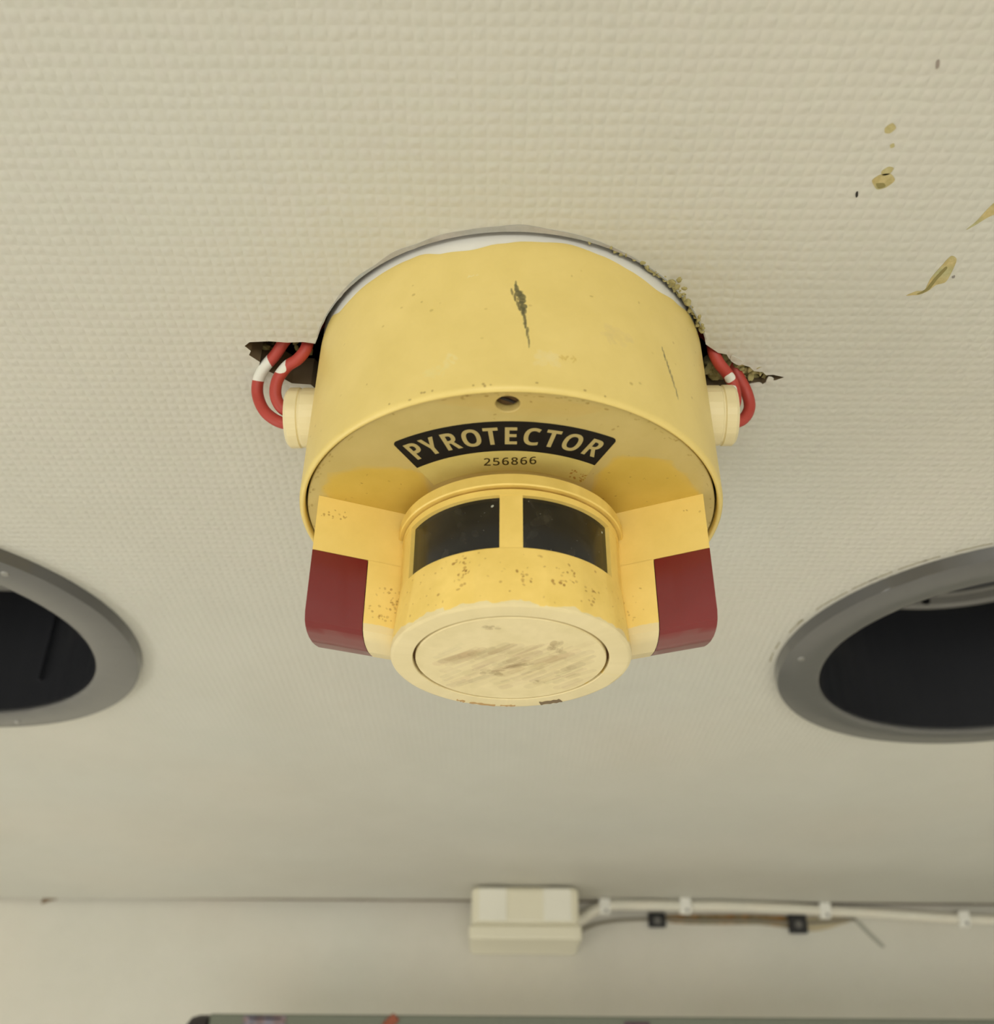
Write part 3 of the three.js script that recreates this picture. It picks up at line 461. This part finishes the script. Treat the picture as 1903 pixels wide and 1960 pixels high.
// ---------------------------------------------------------------- junction box, cables and clips along the far edge
{
  const t = thing('junction_box', 'cream plastic junction box with two round knockouts, fixed under the ceiling edge', 'junction box', [DX + 0.0245, CEIL, -1.041]);
  const body = new RoundedBoxGeometry(0.100, 0.0352, 0.078, 5, 0.006); body.translate(0, -0.0186, 0);
  mesh('body', body, M.boxCream, t);
  const lid = new RoundedBoxGeometry(0.1035, 0.0125, 0.0795, 4, 0.0028); lid.translate(0, -0.0420, 0.0005); mesh('lid', lid, M.boxCream, t);
  for (const x of [-0.030, 0.030]) {
    const k = new RoundedBoxGeometry(0.026, 0.029, 0.0026, 4, 0.0012); k.translate(x, -0.0178, 0.0392); const o = mesh('knockout', k, M.boxLight, t);
    const c = lathe([[0.01, 1.0], [2.5, 1.0], [4.4, 0.4], [9, 0], [10.4, -0.4]], 40); c.rotateX(Math.PI / 2); c.translate(x, -0.0178, 0.0410); mesh('knockout_centre', c, M.boxLight, o);
  }
  const path = [[70, -24, -1056], [84, -20, -1058], [96, -12, -1061], [108.3, -6.2, -1061], [150, -5.8, -1056], [185, -5.6, -1059], [227, -5.6, -1059], [280, -5.8, -1065], [327, -6.2, -1072], [388, -8.2, -1075], [464, -12.5, -1075.4], [510, -13.4, -1075.4], [700, -14, -1075.4], [1100, -14, -1075.4], [1690, -14, -1075.4]];
  const cm = mat({ map: (() => { const m = mottle([226, 222, 208], 8, 131, 256, 12); m.repeat.set(14, 1); return m; })(), roughness: 0.45 });
  const c = mesh('white_cable', tubeAlong(path, 4.9, 420, 20), cm); c.position.set(0, CEIL, 0); tag(c, 'thick white cable running along the ceiling edge from the junction box', 'cable');
  const path2 = [[70, -36, -1062], [88, -33, -1066], [100, -25, -1072], [125, -19, -1077.5], [160, -16.4, -1077.5], [162, -16.3, -1077.5]];
  // the thin wires
  const w1 = mesh('thin_wire', tubeAlong([[72, -33, -1060], [86, -28, -1064], [100, -21.5, -1070], [118, -17, -1076], [140, -15, -1078.6], [166, -14.6, -1078.8], [200, -15.6, -1078.8], [250, -15.4, -1078.8], [296, -17, -1078.8], [330, -16, -1078.8], [357, -13, -1078.8]], 1.6, 160, 10), mat({ color: 0x8d8676, roughness: 0.7 })); w1.position.set(0, CEIL, 0); tag(w1, 'thin dirty wire from the junction box through two black clips', 'wire');
  const clips = [[108.3, -6.2, -1061, 'white cable clip nearest the junction box'], [187, -5.6, -1059, 'white cable clip above the brown glue stain, between the two black clips'], [327, -6.2, -1072, 'white cable clip just past the black clip with grey screw'], [464, -12.5, -1075.4, 'white cable clip furthest from the junction box']];
  for (const [x, y, z, label] of clips) {
    const k = thing('cable_clip', label, 'cable clip', [x * mm, CEIL + y * mm, z * mm], 0, 'white cable clips');
    const s = new THREE.Shape(); s.moveTo(-6.4 * mm, 5.4 * mm); s.lineTo(-6.4 * mm, -3 * mm); s.absarc(0, -1.2 * mm, 6.6 * mm, R(195), R(345), false); s.lineTo(6.4 * mm, 5.4 * mm); s.lineTo(5.1 * mm, 5.4 * mm); s.lineTo(5.1 * mm, -1 * mm); s.absarc(0, 0, 5.1 * mm, 0, Math.PI, true); s.lineTo(-5.1 * mm, 5.4 * mm); s.closePath();
    const g = new THREE.ExtrudeGeometry(s, { depth: 9.4 * mm, bevelEnabled: true, bevelSize: 0.35 * mm, bevelThickness: 0.5 * mm, bevelSegments: 2, curveSegments: 16 }); g.translate(0, 0, -4.7 * mm); g.rotateY(Math.PI / 2);
    mesh('clip_body', g, M.white, k);
    const nail = lathe([[0.01, -0.8], [1.5, -0.6], [1.7, 0]], 16); nail.rotateX(Math.PI / 2); nail.rotateX(Math.PI); nail.translate(0.001, -5.6 * mm, 6.6 * mm); mesh('nail', nail, M.steel, k);
  }
  for (const [x, y, w, h, label] of [[161.5, -15.6, 17, 13.6, 'black wire clip nearer to the junction box'], [300.5, -18.4, 18, 17, 'black wire clip with grey screw, further along the wall']]) {
    const k = thing('wire_clip', label, 'wire clip', [x * mm, CEIL + y * mm, WALL_Z], 0, 'black wire clips');
    const b = new RoundedBoxGeometry(w * mm, h * mm, 7 * mm, 3, 1.4 * mm); b.translate(0, 0, 3.5 * mm); mesh('clip_body', b, M.black, k);
    const s = lathe([[0.01, 1.4], [2.6, 1.2], [3.6, 0.2], [3.6, -0.4]], 20); s.rotateX(Math.PI / 2); s.translate(0, -0.8 * mm, 7 * mm); mesh('screw', s, mat({ color: 0x6a6864, roughness: 0.6 }), k);
  }
  // old glue and scrapes on the wall (thin flakes)
  const flake = (outline, m, name) => { const g = chip(outline, 0.2); g.rotateX(-Math.PI / 2); g.scale(1, 1, 1); const o = mesh(name, g, m, wallFront); o.position.set(0, CEIL, WALL_Z); return o; };
  const wallFront = scene.getObjectByName('wall_front');
  const up = (pts) => pts.map(([x, y]) => [x, y]);
  const glue = mat({ map: (() => { const m = mottle([150, 126, 88], 70, 141, 256, 14); m.repeat.set(20, 20); return m; })(), roughness: 0.9 });
  flake(up([[171, -10], [200, -9], [250, -8.6], [290, -9.6], [294, -14], [296, -22], [288, -21], [262, -18.4], [225, -18.6], [196, -18.4], [174, -17]]), glue, 'glue_stain');
  flake(up([[309, -11], [330, -10], [352, -11], [357, -13.6], [344, -18], [330, -22], [312, -24]]), mat({ color: 0xbdb193, roughness: 0.85 }), 'glue_stain');
  flake(up([[359, -15], [364, -14.6], [372, -24], [383.6, -36.6], [380.6, -38.6], [370, -28]]), mat({ color: 0xa3a398, roughness: 0.8 }), 'scuff_mark');
  flake(up([[356, -12], [359.6, -11.4], [361, -13.6], [357.4, -14.4]]), mat({ color: 0x6a6458, roughness: 0.9 }), 'scuff_mark');
  flake(up([[-452, 2], [-447, 3.4], [-436, 1.6], [-446, -1.4], [-452.6, -3.6]]), M.brown, 'rust_fleck');
}
// grey-green duct held off the far wall on brackets; only its upper edge is in view
{
  const ZF = -0.86, TOP = CEIL - 0.1283, X0 = -0.2135, X1 = 1.69;
  const t = thing('metal_duct', 'grey-green metal duct held off the far wall, red tab on its upper edge', 'duct', [0, 0, ZF]);
  const rb = (x0, x1, y0, y1, z0, z1, r) => { const g = new RoundedBoxGeometry(x1 - x0, y1 - y0, z1 - z0, 3, r); g.translate((x0 + x1) / 2, (y0 + y1) / 2, (z0 + z1) / 2); return g; };
  mesh('channel', rb(X0, X1, TOP - 0.075, TOP, -0.05, 0, 0.0015), M.trunk, t);
  for (const x of [0.02, 0.6, 1.2]) mesh('bracket', [rb(x, x + 0.025, TOP - 0.083, TOP - 0.075, WALL_Z - ZF, 0, 0.001), rb(x, x + 0.025, TOP - 0.14, TOP - 0.075, WALL_Z - ZF, WALL_Z - ZF + 0.006, 0.001)], M.trunk, t);
  const c = lathe([[0.01, 9], [6, 8.4], [10, 5], [11.4, 0], [11.4, -6], [9, -8], [0.01, -8.6]], 28); c.rotateZ(Math.PI / 2); c.scale(1.2, 1.25, 1.2); c.translate(-0.2235, TOP - 0.0136, -0.0140); mesh('end_knob', c, M.darkCap, t).userData.label = 'dark rounded end knob';
  const q = (x0, x1, y0, y1, m, name) => mesh(name, rb(x0, x1, TOP + y0, TOP + y1, -0.0004, 0.0007, 0.0003), m, t);
  q(-0.188, -0.156, -0.0125, -0.0012, mat({ map: mottle([122, 112, 120], 70, 151, 128, 10), roughness: 0.7 }), 'sticker');
  q(-0.1840, -0.1590, -0.0042, -0.0023, mat({ color: 0x5a4652, roughness: 0.7 }), 'sticker_line');
  const tab = new RoundedBoxGeometry(0.007, 0.0115, 0.003, 2, 0.001); tab.rotateZ(-0.8); tab.translate(-0.0770, TOP - 0.0052, 0.001); mesh('red_tab', tab, mat({ color: 0x8a4a34, roughness: 0.7 }), t);
  const mk = new RoundedBoxGeometry(0.0195, 0.0026, 0.0014, 2, 0.0006); mk.translate(0.1080, TOP - 0.0050, 0.0004); mesh('dark_mark', mk, mat({ color: 0x54404c, roughness: 0.8 }), t);
}
renderer.render(scene, camera);
